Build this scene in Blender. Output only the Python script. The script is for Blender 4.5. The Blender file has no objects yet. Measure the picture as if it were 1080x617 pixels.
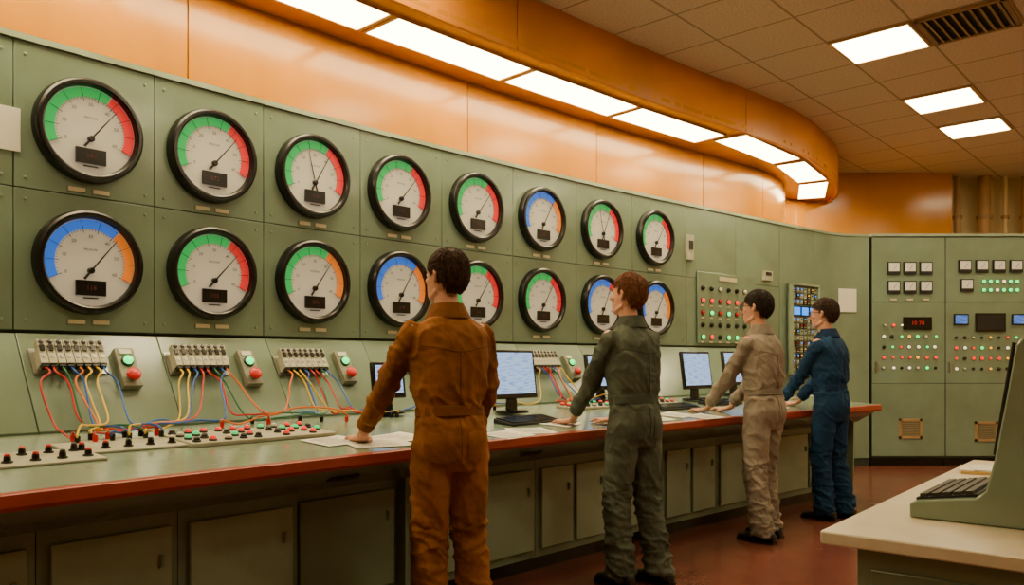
import bpy, bmesh, math, random
from mathutils import Vector, Matrix, noise
from mathutils.bvhtree import BVHTree
random.seed(4)
scene = bpy.context.scene
COL = scene.collection
V = Vector
rad = math.radians

# ------------------------------------------------------------------ materials
def lin(c):
    return tuple(((x/255)/12.92 if x/255 <= .04045 else ((x/255+.055)/1.055)**2.4) for x in c)

def mat(name, col, rough=.5, metal=0., var=.1, scale=5., bump=0., bscale=60., emit=None, es=0., coat=0., spec=.5, detail=4, stretch=None, grime=0., crease=False, rvar=0.):
    m = bpy.data.materials.new(name); m.use_nodes = True
    nt = m.node_tree; b = nt.nodes['Principled BSDF']
    c = lin(col)
    tc = nt.nodes.new('ShaderNodeTexCoord')
    src = tc.outputs['Object']
    if stretch:
        mp = nt.nodes.new('ShaderNodeMapping'); mp.inputs['Scale'].default_value = stretch
        nt.links.new(src, mp.inputs['Vector']); src = mp.outputs['Vector']
    n = nt.nodes.new('ShaderNodeTexNoise'); n.inputs['Scale'].default_value = scale; n.inputs['Detail'].default_value = detail
    nt.links.new(src, n.inputs['Vector'])
    r = nt.nodes.new('ShaderNodeValToRGB')
    r.color_ramp.elements[0].position = .3; r.color_ramp.elements[1].position = .7
    r.color_ramp.elements[0].color = tuple(max(0, x*(1-var)) for x in c)+(1,)
    r.color_ramp.elements[1].color = tuple(min(1, x*(1+var)) for x in c)+(1,)
    nt.links.new(n.outputs['Fac'], r.inputs['Fac']); col_out = r.outputs['Color']
    if grime:
        n3 = nt.nodes.new('ShaderNodeTexNoise'); n3.inputs['Scale'].default_value = scale*.45; n3.inputs['Detail'].default_value = 9; n3.inputs['Roughness'].default_value = .7
        nt.links.new(src, n3.inputs['Vector'])
        r3 = nt.nodes.new('ShaderNodeValToRGB'); r3.color_ramp.elements[0].position = .38; r3.color_ramp.elements[1].position = .58
        r3.color_ramp.elements[0].color = (1-grime, (1-grime)*.95, (1-grime)*.9, 1); r3.color_ramp.elements[1].color = (1, 1, 1, 1)
        nt.links.new(n3.outputs['Fac'], r3.inputs['Fac'])
        mx = nt.nodes.new('ShaderNodeMixRGB'); mx.blend_type = 'MULTIPLY'; mx.inputs['Fac'].default_value = 1
        nt.links.new(col_out, mx.inputs['Color1']); nt.links.new(r3.outputs['Color'], mx.inputs['Color2']); col_out = mx.outputs['Color']
        if rvar:
            mr = nt.nodes.new('ShaderNodeMapRange'); mr.inputs['From Min'].default_value = .35; mr.inputs['From Max'].default_value = .65
            mr.inputs['To Min'].default_value = rough+rvar; mr.inputs['To Max'].default_value = rough
            nt.links.new(n3.outputs['Fac'], mr.inputs['Value']); nt.links.new(mr.outputs['Result'], b.inputs['Roughness'])
    nt.links.new(col_out, b.inputs['Base Color'])
    b.inputs['Roughness'].default_value = rough; b.inputs['Metallic'].default_value = metal
    b.inputs['Specular IOR Level'].default_value = spec
    if coat: b.inputs['Coat Weight'].default_value = coat; b.inputs['Coat Roughness'].default_value = .12
    if bump:
        n2 = nt.nodes.new('ShaderNodeTexNoise'); n2.inputs['Scale'].default_value = bscale; n2.inputs['Detail'].default_value = 3
        nt.links.new(src, n2.inputs['Vector'])
        bp = nt.nodes.new('ShaderNodeBump'); bp.inputs['Strength'].default_value = bump; bp.inputs['Distance'].default_value = .01
        h = n2.outputs['Fac']
        if crease:
            n2.inputs['Detail'].default_value = 2; n2.inputs['Distortion'].default_value = .6
            s1 = nt.nodes.new('ShaderNodeMath'); s1.operation = 'SUBTRACT'; s1.inputs[1].default_value = .5; nt.links.new(h, s1.inputs[0])
            s2 = nt.nodes.new('ShaderNodeMath'); s2.operation = 'ABSOLUTE'; nt.links.new(s1.outputs[0], s2.inputs[0])
            s3 = nt.nodes.new('ShaderNodeMath'); s3.operation = 'MULTIPLY'; s3.inputs[1].default_value = 7; s3.use_clamp = True; nt.links.new(s2.outputs[0], s3.inputs[0])
            h = s3.outputs[0]; bp.inputs['Distance'].default_value = .006
        nt.links.new(h, bp.inputs['Height']); nt.links.new(bp.outputs['Normal'], b.inputs['Normal'])
    if emit is not None:
        b.inputs['Emission Color'].default_value = lin(emit)+(1,); b.inputs['Emission Strength'].default_value = es
    return m

M_green = mat('green_enamel', (116,136,118), .24, var=.08, scale=2.5, bump=.04, bscale=60, coat=.35, grime=.08)
M_green2 = mat('green_enamel_desk', (126,145,127), .22, var=.08, scale=4, bump=.04, bscale=60, coat=.3, grime=.1)
M_gdark = mat('green_cabinet', (118,134,112), .4, var=.12, scale=3, bump=.05, grime=.12)
M_gdoor = mat('green_cabinet_door', (146,162,138), .34, var=.1, scale=3, bump=.05, grime=.12)
M_seam = mat('dark_seam', (46,52,38), .8, var=.2)
M_orange = mat('orange_wood', (202,132,0), .2, var=.22, scale=1.3, bump=.05, bscale=4, coat=.15, spec=.35, stretch=(1,1,.35))
M_fascia = mat('orange_fascia', (206,128,4), .32, var=.16, scale=1.5, bump=.04, bscale=6, spec=.35)
M_red = mat('red_edge', (158,60,38), .35, var=.12, scale=9)
M_floor = mat('red_floor', (118,68,54), .16, var=.2, scale=3.5, bump=.03, bscale=10, detail=7, grime=.22, rvar=.12)
M_black = mat('black_plastic', (14,13,12), .24, var=.3)
M_blackm = mat('black_matte', (24,23,21), .6, var=.2)
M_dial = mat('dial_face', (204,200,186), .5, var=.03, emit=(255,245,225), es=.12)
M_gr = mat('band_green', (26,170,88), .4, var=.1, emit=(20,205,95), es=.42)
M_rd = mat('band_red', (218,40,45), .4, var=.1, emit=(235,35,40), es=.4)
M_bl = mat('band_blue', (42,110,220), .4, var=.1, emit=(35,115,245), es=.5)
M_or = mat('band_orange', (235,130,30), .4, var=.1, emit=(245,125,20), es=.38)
M_ink = mat('dial_ink', (22,22,22), .6, var=.1)
M_digit = mat('red_digit', (78,18,14), .5)
M_digit2 = mat('red_digit_bright', (150,20,15), .5, emit=(255,40,20), es=.25)
M_plate = mat('cream_plate', (200,188,156), .5, var=.08, scale=20)
M_cream = mat('cream_device', (178,176,156), .45, var=.1, scale=12, grime=.15)
M_grey = mat('grey_box', (134,134,118), .45, var=.1, scale=12, grime=.15)
M_steel = mat('steel', (170,168,160), .3, metal=.9, var=.1, scale=20)
M_paper = mat('paper', (222,218,206), .7, var=.03)
M_folder = mat('manila_folder', (206,170,96), .6, var=.06)
M_lampg = mat('lamp_green', (20,200,90), .3, emit=(30,255,120), es=2.5)
M_lampr = mat('lamp_red', (220,30,20), .3, emit=(255,40,25), es=1.6)
M_lampw = mat('lamp_white', (240,230,200), .3, emit=(255,240,200), es=1.2)
M_lampb = mat('lamp_blue', (40,120,230), .3, emit=(50,140,255), es=1.6)
M_lampa = mat('lamp_amber', (240,170,20), .3, emit=(255,170,30), es=1.4)
M_redcap = mat('red_button', (200,28,20), .3, var=.1)
M_redlit = mat('red_button_lit', (210,28,20), .3, var=.1, emit=(255,40,30), es=.8)
M_greencap = mat('green_button', (20,150,70), .3, var=.1, emit=(20,240,120), es=.9)
M_bluecap = mat('blue_cap', (70,130,180), .3, var=.1)
M_whitecap = mat('white_cap', (215,210,195), .35, var=.05)
M_counter = mat('counter_top', (224,214,188), .28, var=.05, scale=10, grime=.05)
M_light = mat('soffit_diffuser', (255,244,220), .5, var=.0, emit=(255,232,178), es=22)
M_lightc = mat('ceiling_diffuser', (255,244,220), .5, var=.0, emit=(255,232,182), es=26)
M_frame = mat('light_frame', (205,165,110), .5, var=.05)
M_wallc = mat('cream_wall', (212,190,140), .7, var=.08, scale=2)
M_pipe = mat('painted_pipe', (176,138,86), .5, var=.15)
M_vent = mat('vent_tan', (160,130,90), .6, var=.1)
M_skin = mat('skin', (208,150,120), .5, var=.06, scale=12)
M_eye = mat('eye_white', (230,225,215), .3, var=.02)
def hairm(n, c): return mat(n, c, .6, var=.5, scale=60, bump=.3, bscale=110, stretch=(1,1,.25), spec=.3)
M_hair = [hairm('hair_dark', (62,40,25)), hairm('hair_auburn', (112,68,38)), hairm('hair_black', (38,27,20)), hairm('hair_brown', (54,37,26))]
def cloth(n, c, g): return mat(n, c, .85, var=.2, scale=7, bump=.6, bscale=5.5, spec=.2, detail=8, grime=g, crease=True)
M_cl = [cloth('cloth_rust', (152,96,42), .45), cloth('cloth_greygreen', (90,97,84), .4), cloth('cloth_grey', (150,140,126), .3), cloth('cloth_blue', (28,62,98), .35)]
M_clt = [cloth('trim_rust', (126,78,34), .35), cloth('trim_greygreen', (72,79,68), .3), cloth('trim_grey', (128,119,106), .2), cloth('trim_blue', (20,47,80), .3)]
M_shoe = mat('shoe_leather', (20,17,15), .4, var=.2)
M_key = mat('key_caps', (60,54,46), .5, var=.15, scale=30)

def screen_mat(name, c1, c2, es):
    m = bpy.data.materials.new(name); m.use_nodes = True
    nt = m.node_tree; b = nt.nodes['Principled BSDF']
    tc = nt.nodes.new('ShaderNodeTexCoord'); mp = nt.nodes.new('ShaderNodeMapping'); mp.inputs['Scale'].default_value = (14, 1, 150)
    br = nt.nodes.new('ShaderNodeTexNoise'); br.inputs['Scale'].default_value = 1.0; br.inputs['Detail'].default_value = 0
    nt.links.new(tc.outputs['Object'], mp.inputs['Vector']); nt.links.new(mp.outputs['Vector'], br.inputs['Vector'])
    r = nt.nodes.new('ShaderNodeValToRGB'); r.color_ramp.elements[0].position = .55; r.color_ramp.elements[1].position = .62
    r.color_ramp.elements[0].color = lin(c1)+(1,); r.color_ramp.elements[1].color = lin(c2)+(1,)
    nt.links.new(br.outputs['Fac'], r.inputs['Fac'])
    nt.links.new(r.outputs['Color'], b.inputs['Emission Color']); b.inputs['Emission Strength'].default_value = es
    b.inputs['Base Color'].default_value = (.02,.02,.03,1); b.inputs['Roughness'].default_value = .2
    return m
M_screen = screen_mat('screen_pale', (180,212,250), (135,172,225), 1.15)
M_screenb = screen_mat('screen_blue', (70,120,200), (130,170,220), .9)

def ceiling_mat():
    m = bpy.data.materials.new('ceiling_tiles'); m.use_nodes = True
    nt = m.node_tree; b = nt.nodes['Principled BSDF']; L = nt.links.new
    tc = nt.nodes.new('ShaderNodeTexCoord'); sp = nt.nodes.new('ShaderNodeSeparateXYZ'); L(tc.outputs['Object'], sp.inputs[0])
    outs = []
    for ax in 'XY':
        d = nt.nodes.new('ShaderNodeMath'); d.operation = 'DIVIDE'; d.inputs[1].default_value = .61; L(sp.outputs[ax], d.inputs[0])
        f = nt.nodes.new('ShaderNodeMath'); f.operation = 'FRACT'; L(d.outputs[0], f.inputs[0])
        s = nt.nodes.new('ShaderNodeMath'); s.operation = 'SUBTRACT'; s.inputs[1].default_value = .5; L(f.outputs[0], s.inputs[0])
        a = nt.nodes.new('ShaderNodeMath'); a.operation = 'ABSOLUTE'; L(s.outputs[0], a.inputs[0])
        g = nt.nodes.new('ShaderNodeMath'); g.operation = 'GREATER_THAN'; g.inputs[1].default_value = .485; L(a.outputs[0], g.inputs[0])
        outs.append(g)
    mx = nt.nodes.new('ShaderNodeMath'); mx.operation = 'MAXIMUM'; L(outs[0].outputs[0], mx.inputs[0]); L(outs[1].outputs[0], mx.inputs[1])
    n = nt.nodes.new('ShaderNodeTexNoise'); n.inputs['Scale'].default_value = 70; n.inputs['Detail'].default_value = 6; L(tc.outputs['Object'], n.inputs['Vector'])
    r = nt.nodes.new('ShaderNodeValToRGB'); r.color_ramp.elements[0].position = .35; r.color_ramp.elements[1].position = .6
    r.color_ramp.elements[0].color = lin((202,178,154))+(1,); r.color_ramp.elements[1].color = lin((226,202,176))+(1,)
    L(n.outputs['Fac'], r.inputs['Fac'])
    mix = nt.nodes.new('ShaderNodeMixRGB'); L(mx.outputs[0], mix.inputs['Fac']); L(r.outputs['Color'], mix.inputs['Color1'])
    mix.inputs['Color2'].default_value = lin((164,138,110))+(1,)
    L(mix.outputs['Color'], b.inputs['Base Color']); b.inputs['Roughness'].default_value = .8
    bp = nt.nodes.new('ShaderNodeBump'); bp.inputs['Strength'].default_value = .3; bp.inputs['Distance'].default_value = .005
    L(n.outputs['Fac'], bp.inputs['Height']); L(bp.outputs['Normal'], b.inputs['Normal'])
    return m
M_ceil = ceiling_mat()

# ------------------------------------------------------------------ the wall curve
def heading(s):
    if s < 5: return 49.5-1.6*s
    if s < 8: return 41.5-.5*(s-5)
    return max(0., 40-57.3*(s-8)/1.0)
DS = .01
def build_curve():
    pts = {0: (-2.09, 3.975)}
    x, y = pts[0]
    for i in range(0, 1300):
        h = rad(heading((i+.5)*DS)); x += math.cos(h)*DS; y += math.sin(h)*DS; pts[i+1] = (x, y)
    x, y = pts[0]
    for i in range(0, 500):
        h = rad(heading(-(i+.5)*DS)); x -= math.cos(h)*DS; y -= math.sin(h)*DS; pts[-i-1] = (x, y)
    return pts
CUR = build_curve()
def P(s, off=0., z=0.):
    i = math.floor(s/DS); f = s/DS-i
    a = CUR[i]; b = CUR[i+1]; h = rad(heading(s))
    return V((a[0]+(b[0]-a[0])*f+math.sin(h)*off, a[1]+(b[1]-a[1])*f-math.cos(h)*off, z))
def FR(s, off, z, tilt=0.):
    return Matrix.Translation(P(s, off, z)) @ Matrix.Rotation(rad(heading(s)), 4, 'Z') @ Matrix.Rotation(rad(tilt), 4, 'X')

CAMZ = 1.28; F = 850.
def s_at(px, off=0.):
    lo, hi = -3.5, 9.0; t = (px-540)/F
    for _ in range(40):
        m = (lo+hi)/2; p = P(m, off)
        if p.x/p.y < t: lo = m
        else: hi = m
    return (lo+hi)/2
def wall_at(px, py, off=0.):
    s = s_at(px, off); p = P(s, off); return s, CAMZ+(380-py)*p.y/F
def dz(off): return .87+(1.40-off)*.0773
def desk_at(px, py):
    best = None; 
    lo, hi = .3, 1.42
    for k in range(113):
        off = lo+(hi-lo)*k/112; s = s_at(px, off); p = P(s, off, dz(off))
        y = 380+(CAMZ-p.z)*F/p.y
        if best is None or abs(y-py) < best[0]: best = (abs(y-py), s, off)
    return best[1], best[2]
def riser_at(px, py):
    best = None
    for k in range(101):
        t = k/100; off = .02+.28*t; z = 1.40-.43*t; s = s_at(px, off); p = P(s, off, z)
        y = 380+(CAMZ-p.z)*F/p.y
        if best is None or abs(y-py) < best[0]: best = (abs(y-py), s, off, z)
    return best[1:]

# ------------------------------------------------------------------ mesh builder
I4 = Matrix.Identity(4)
class MB:
    def __init__(self): self.v = []; self.f = []; self.mi = []
    def add(self, vs, fs, M=None, mi=0):
        o = len(self.v)
        for p in vs: self.v.append((M @ V(p)) if M is not None else V(p))
        for f in fs: self.f.append([i+o for i in f]); self.mi.append(mi)
        return self
    def box(self, c, s, M=None, mi=0):
        cx, cy, cz = c; x, y, z = s[0]/2, s[1]/2, s[2]/2
        vs = [(cx+i*x, cy+j*y, cz+k*z) for i in (-1,1) for j in (-1,1) for k in (-1,1)]
        return self.add(vs, [(0,1,3,2),(4,6,7,5),(0,4,5,1),(2,3,7,6),(0,2,6,4),(1,5,7,3)], M, mi)
    def prism(self, poly, h0, h1, axis='x', M=None, mi=0):
        n = len(poly)
        if axis == 'x': vs = [(h, a, b) for h in (h0, h1) for a, b in poly]
        elif axis == 'y': vs = [(a, h, b) for h in (h0, h1) for a, b in poly]
        else: vs = [(a, b, h) for h in (h0, h1) for a, b in poly]
        fs = [tuple(range(n)), tuple(range(2*n-1, n-1, -1))]+[(i, (i+1) % n, n+(i+1) % n, n+i) for i in range(n)]
        return self.add(vs, fs, M, mi)
    def lathe(self, prof, n=32, M=None, mi=0, axis='y'):
        vs = []; fs = []
        for k in range(n):
            a = 2*math.pi*k/n
            for r, h in prof:
                vs.append((r*math.cos(a), h, r*math.sin(a)) if axis == 'y' else (r*math.cos(a), r*math.sin(a), h))
        m = len(prof)
        for k in range(n):
            for j in range(m-1):
                fs.append((k*m+j, ((k+1) % n)*m+j, ((k+1) % n)*m+j+1, k*m+j+1))
        fs.append([k*m for k in range(n)]); fs.append([k*m+m-1 for k in reversed(range(n))])
        return self.add(vs, fs, M, mi)
    def ring(self, prof, n=40, M=None, mi=0, axis='y'):
        vs = []; fs = []; m = len(prof)
        for k in range(n):
            a = 2*math.pi*k/n
            for r, h in prof:
                vs.append((r*math.cos(a), h, r*math.sin(a)) if axis == 'y' else (r*math.cos(a), r*math.sin(a), h))
        for k in range(n):
            for j in range(m):
                fs.append((k*m+j, ((k+1) % n)*m+j, ((k+1) % n)*m+(j+1) % m, k*m+(j+1) % m))
        return self.add(vs, fs, M, mi)
    def loft(self, rings, M=None, mi=0):
        n = len(rings[0]); vs = [p for r in rings for p in r]; fs = []
        for k in range(len(rings)-1):
            for i in range(n): fs.append((k*n+i, k*n+(i+1) % n, (k+1)*n+(i+1) % n, (k+1)*n+i))
        fs.append(tuple(reversed(range(n)))); fs.append(tuple(range((len(rings)-1)*n, len(rings)*n)))
        return self.add(vs, fs, M, mi)
    def tube(self, pts, radii, n=10, M=None, mi=0, flat=None):
        pts = [V(p) for p in pts]
        if not hasattr(radii, '__len__'): radii = [radii]*len(pts)
        rings = []; up = None
        for i, p in enumerate(pts):
            d = (pts[min(i+1, len(pts)-1)]-pts[max(i-1, 0)]).normalized()
            if up is None:
                up = V((0,0,1)) if abs(d.z) < .9 else V((1,0,0))
            u = (up-d*up.dot(d)).normalized(); up = u; w = d.cross(u)
            r = radii[i]; ra, rb = (r if hasattr(r, '__len__') else (r, r))
            rings.append([p+u*math.cos(2*math.pi*k/n)*ra+w*math.sin(2*math.pi*k/n)*rb for k in range(n)])
        return self.loft(rings, M, mi)
    def ball(self, c, r, M=None, mi=0, nu=16, nv=10):
        r = r if hasattr(r, '__len__') else (r, r, r)
        vs = [(c[0], c[1], c[2]-r[2])]; fs = []
        for j in range(1, nv):
            t = -math.pi/2+math.pi*j/nv
            for i in range(nu):
                a = 2*math.pi*i/nu; vs.append((c[0]+r[0]*math.cos(t)*math.cos(a), c[1]+r[1]*math.cos(t)*math.sin(a), c[2]+r[2]*math.sin(t)))
        vs.append((c[0], c[1], c[2]+r[2])); T = len(vs)-1
        for i in range(nu): fs.append((0, 1+(i+1) % nu, 1+i))
        for j in range(nv-2):
            for i in range(nu): fs.append((1+j*nu+i, 1+j*nu+(i+1) % nu, 1+(j+1)*nu+(i+1) % nu, 1+(j+1)*nu+i))
        for i in range(nu): fs.append((1+(nv-2)*nu+i, 1+(nv-2)*nu+(i+1) % nu, T))
        return self.add(vs, fs, M, mi)
    def sweep(self, prof, s0, s1, step=.12, mi=0):
        n = max(2, int(math.ceil((s1-s0)/step))+1)
        rings = [[P(s0+(s1-s0)*k/(n-1), o, z) for o, z in prof] for k in range(n)]
        return self.loft(rings, None, mi)
    def mesh(self, name, mats, ang=35, recalc=True):
        me = bpy.data.meshes.new(name)
        me.from_pydata([tuple(p) for p in self.v], [], self.f)
        for m in (mats if isinstance(mats, (list, tuple)) else [mats]): me.materials.append(m)
        for p, i in zip(me.polygons, self.mi): p.material_index = i
        if recalc:
            bm = bmesh.new(); bm.from_mesh(me); bmesh.ops.recalc_face_normals(bm, faces=bm.faces); bm.to_mesh(me); bm.free()
        me.polygons.foreach_set('use_smooth', [True]*len(me.polygons))
        me.set_sharp_from_angle(angle=rad(ang)); me.update()
        return me

ML = {}
def inv(o): return ML[o.name].inverted()
def put(name, mesh, M=None, parent=None, label=None, cat=None, group=None, kind=None, bevel=0.):
    o = bpy.data.objects.new(name, mesh); COL.objects.link(o)
    if parent is not None: o.parent = parent
    if M is not None: o.matrix_local = M
    ML[o.name] = M.copy() if M is not None else Matrix.Identity(4)
    if label: o['label'] = label
    if cat: o['category'] = cat
    if group: o['group'] = group
    if kind: o['kind'] = kind
    if bevel:
        b = o.modifiers.new('bevel', 'BEVEL'); b.width = bevel; b.segments = 2; b.limit_method = 'ANGLE'; b.angle_limit = rad(40)
    return o
def root_world(name, mb, mats, **k):
    xs = [p.x for p in mb.v]; ys = [p.y for p in mb.v]; zs = [p.z for p in mb.v]
    c = V(((min(xs)+max(xs))/2, (min(ys)+max(ys))/2, min(zs)))
    mb.v = [p-c for p in mb.v]
    return put(name, mb.mesh(name, mats), Matrix.Translation(c), **k)
def child_world(name, mb, mats, parent, **k):
    xs = [p.x for p in mb.v]; ys = [p.y for p in mb.v]; zs = [p.z for p in mb.v]
    c = V(((min(xs)+max(xs))/2, (min(ys)+max(ys))/2, (min(zs)+max(zs))/2))
    mb.v = [p-c for p in mb.v]
    return put(name, mb.mesh(name, mats), inv(parent) @ Matrix.Translation(c), parent=parent, **k)
CACHE = {}
def cached(key, fn):
    if key not in CACHE: CACHE[key] = fn()
    return CACHE[key]

RX90 = Matrix.Rotation(rad(90), 4, 'X')
TXT = {}
def text_data(s, size):
    k = (s, size)
    if k not in TXT:
        cu = bpy.data.curves.new('t', 'FONT'); cu.body = s; cu.size = size; cu.align_x = 'CENTER'; cu.align_y = 'CENTER'; cu.resolution_u = 2
        ob = bpy.data.objects.new('t', cu); COL.objects.link(ob)
        dg = bpy.context.evaluated_depsgraph_get(); me = bpy.data.meshes.new_from_object(ob.evaluated_get(dg))
        TXT[k] = ([tuple(v.co) for v in me.vertices], [tuple(p.vertices) for p in me.polygons])
        bpy.data.objects.remove(ob); bpy.data.curves.remove(cu); bpy.data.meshes.remove(me)
    return TXT[k]
def add_text(mb, s, size, x, y, z, mi=0):
    vs, fs = text_data(s, size); mb.add(vs, fs, Matrix.Translation((x, y, z)) @ RX90, mi)

# ------------------------------------------------------------------ room shell
HC = 3.75; HS = 3.38
S_L = -4.0
S_END = 8.0+40/57.3+.01
YB = 10.6
def catmull(pts, n=6):
    out = []
    for i in range(len(pts)-1):
        p0, p1, p2, p3 = pts[max(i-1,0)], pts[i], pts[i+1], pts[min(i+2, len(pts)-1)]
        for k in range(n):
            t = k/n
            out.append(.5*((2*p1)+(p2-p0)*t+(2*p0-5*p1+4*p2-p3)*t*t+(3*p1-p0-3*p2+p3)*t**3))
    out.append(pts[-1]); return out
def resample(pts, n):
    L = [0]
    for a, b in zip(pts, pts[1:]): L.append(L[-1]+(b-a).length)
    out = []
    j = 0
    for k in range(n):
        d = L[-1]*k/(n-1)
        while j < len(L)-2 and L[j+1] < d: j += 1
        t = (d-L[j])/(L[j+1]-L[j]) if L[j+1] > L[j] else 0
        out.append(pts[j].lerp(pts[j+1], min(1, t)))
    return out
base_pts = [P(S_L+.4*k, -.15) for k in range(28) if S_L+.4*k <= 6.9]
base_pts += [V((3.0,9.22,0)), V((3.22,9.6,0)), V((3.38,10.0,0)), V((3.48,10.32,0)), V((3.62,10.53,0)), V((3.85,YB,0))]
outer = resample(catmull(base_pts, 5), 140)
XR = 7.8; YF = -2.6; XL = outer[0].x
def wallstrip(pts, z0, z1, th, o0=0.):
    mb = MB(); rings = []
    for i, p in enumerate(pts):
        d = (pts[min(i+1, len(pts)-1)]-pts[max(i-1, 0)]).normalized(); n = V((-d.y, d.x, 0))
        q = p+n*th; p = p+n*o0
        rings.append([V((p.x,p.y,z0)), V((p.x,p.y,z1)), V((q.x,q.y,z1)), V((q.x,q.y,z0))])
    mb.loft(rings); return mb
XA = 5.80
put('wall_left', wallstrip(outer, 0, HC, .14, .02).mesh('wall_left', M_orange), kind='structure')
mb = MB(); mb.box(((outer[-1].x+XA)/2, YB+.08, HC/2), (XA-outer[-1].x, .12, HC)); put('wall_back', mb.mesh('wall_back', M_orange), kind='structure')
mb = MB(); mb.box(((XR+XA)/2+.06, YB+.46, HC/2), (XR-XA+.12, .12, HC)); mb.box((XA-.04, YB+.27, HC/2), (.1, .26, HC))
put('wall_alcove', mb.mesh('wall_alcove', M_wallc), kind='structure')
mb = MB(); mb.box((XR+.06, (YB+.4+YF)/2, HC/2), (.12, YB+.4-YF, HC)); put('wall_right', mb.mesh('wall_right', M_wallc), kind='structure')
mb = MB(); mb.box(((XR+XL)/2, YF-.06, HC/2), (XR-XL+.24, .12, HC)); put('wall_front', mb.mesh('wall_front', M_wallc), kind='structure')
mb = MB(); mb.box((XL-.06, (outer[0].y+YF)/2, HC/2), (.12, outer[0].y-YF, HC)); put('wall_side', mb.mesh('wall_side', M_wallc), kind='structure')
poly = [(p.x, p.y) for p in outer]+[(XA, YB+.02), (XA, YB+.4), (XR, YB+.4), (XR, YF), (XL, YF)]
mb = MB(); mb.prism(poly, -.1, 0, 'z'); put('floor', mb.mesh('floor', M_floor), kind='structure')
CA = 48.
L1 = V((2.87, 6.28, HC))
MC = Matrix.Translation(L1) @ Matrix.Rotation(rad(CA), 4, 'Z') @ Matrix.Translation((-.305, -.305, 0))
mb = MB(); mb.prism(poly, HC, HC+.1, 'z'); mb.v = [MC.inverted() @ p for p in mb.v]
put('ceiling', mb.mesh('ceiling', M_ceil), MC, kind='structure')

def idx_at(px):
    t = (px-540)/F
    for i, p in enumerate(outer):
        if p.y > .3 and p.x/p.y >= t and p.x > -3.3: return i
    return len(outer)-1
seams = [0, 22, idx_at(190), idx_at(485), idx_at(622), idx_at(735), idx_at(800), 139]
for a, b in zip(seams, seams[1:]):
    if b <= a: continue
    seg = [p.copy() for p in outer[a:b+1]]
    seg[0] = seg[0].lerp(seg[1], .05); seg[-1] = seg[-1].lerp(seg[-2], .05)
    root_world('wood_wall_panel', wallstrip(seg, 2.72, HS-.004, .004, -.014), M_orange, label='glossy orange wood wall panel above the green instrument panels', cat='wall panel', group='orange wood panels above the gauges')

fp = [P(-4+.8*k, .62) for k in range(12)]+[V((2.17,7.36,0)), V((2.66,7.82,0)), V((3.08,8.30,0)), V((3.44,8.82,0)), V((3.74,9.3,0)), V((3.97,9.8,0)), V((4.12, 10.25, 0)), V((4.18, YB+.01, 0))]
fp = [p for i, p in enumerate(fp) if i < 12 and p.x < 1.9 or i >= 12]
fas = catmull(fp, 5)
mb = MB(); rings = []
N = 90
inn = resample([p for p in outer], N)
out_ = resample(fas, N)
for a, b in zip(inn, out_):
    rings.append([V((a.x,a.y,HS)), V((b.x,b.y,HS)), V((b.x,b.y,HS+.03)), V((a.x,a.y,HS+.03))])
mb.loft(rings); put('trim_1', mb.mesh('soffit', M_orange), kind='structure')
ff = resample(fas, 121); cuts = [0, 30, 58, 84, 104, 120]
for q, (a, b) in enumerate(zip(cuts, cuts[1:])):
    seg = [p.copy() for p in ff[a:b+1]]
    seg[0] = seg[0].lerp(seg[1], .06)
    mb = wallstrip(seg, HS-.035, HC-.001, .03); put('trim_%d' % (q+2), mb.mesh('fascia', M_fascia), kind='structure', bevel=.004)

def quad_light(pts, z, name, label, group, m):
    c = sum(pts, V((0,0,0)))/4
    mb = MB()
    q = [p-V((c.x,c.y,0)) for p in pts]
    zz = -.012
    mb.add([(p.x,p.y,zz) for p in q]+[(p.x,p.y,0) for p in q], [(0,1,2,3),(4,5,6,7)]+[(i,(i+1)%4,4+(i+1)%4,4+i) for i in range(4)])
    o = put(name, mb.mesh(name, m), Matrix.Translation((c.x, c.y, z)), label=label, cat='ceiling light', group=group)
    fr = MB()
    cc = sum(q, V((0,0,0)))/4
    for i in range(4):
        a, b = q[i], q[(i+1)%4]; ea = a+(a-cc).normalized()*.03; eb = b+(b-cc).normalized()*.03
        fr.add([(a.x,a.y,-.018),(b.x,b.y,-.018),(eb.x,eb.y,-.018),(ea.x,ea.y,-.018),(a.x,a.y,0),(b.x,b.y,0),(eb.x,eb.y,0),(ea.x,ea.y,0)],
               [(0,1,2,3),(4,5,6,7),(0,1,5,4),(1,2,6,5),(2,3,7,6),(3,0,4,7)])
    put('light_frame', fr.mesh('light_frame', M_frame), I4, parent=o)
    return o
quads = [[P(a,.09), P(b,.09), P(b,.42), P(a,.42)] for a, b in [(-3.4,-2.2),(-2.13,-.93),(-.87,.33),(.4,1.57),(1.64,2.84),(2.9,4.1),(4.17,5.37)]]
quads += [[V((1.93,7.66,0)),V((2.76,8.54,0)),V((2.98,8.34,0)),V((2.17,7.46,0))], [V((2.84,8.64,0)),V((3.36,9.46,0)),V((3.62,9.28,0)),V((3.07,8.46,0))], [V((3.42,9.58,0)),V((3.70,10.42,0)),V((4.0,10.32,0)),V((3.69,9.42,0))]]
for q in quads: quad_light(q, HS, 'soffit_light', 'long glowing white light panel set in the orange soffit', 'light panels in the curved soffit', M_light)
def grid(i, j): return MC @ V((.305+i*.61, .305+j*.61, 0))
for i, j in [(0,0),(3,0),(5,0),(-3,0),(0,-5),(4,-5),(-5,-3),(-6,2),(-9,-1),(3,-3),(7,-2),(-3,-5)]:  # lights beyond the in-frame ones are unseen, added to fill room and alcove
    c = grid(i, j)
    if not (XL+.5 < c.x < XR-.5 and YF+.4 < c.y < YB): continue
    pts = [MC @ V((.305+i*.61+a*.275, .305+j*.61+b*.275, 0)) for a, b in ((-1,-1),(1,-1),(1,1),(-1,1))]
    quad_light(pts, HC-.001, 'ceiling_light', 'square glowing light panel recessed in the tiled ceiling', 'square lights in the tiled ceiling', M_lightc)
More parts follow.
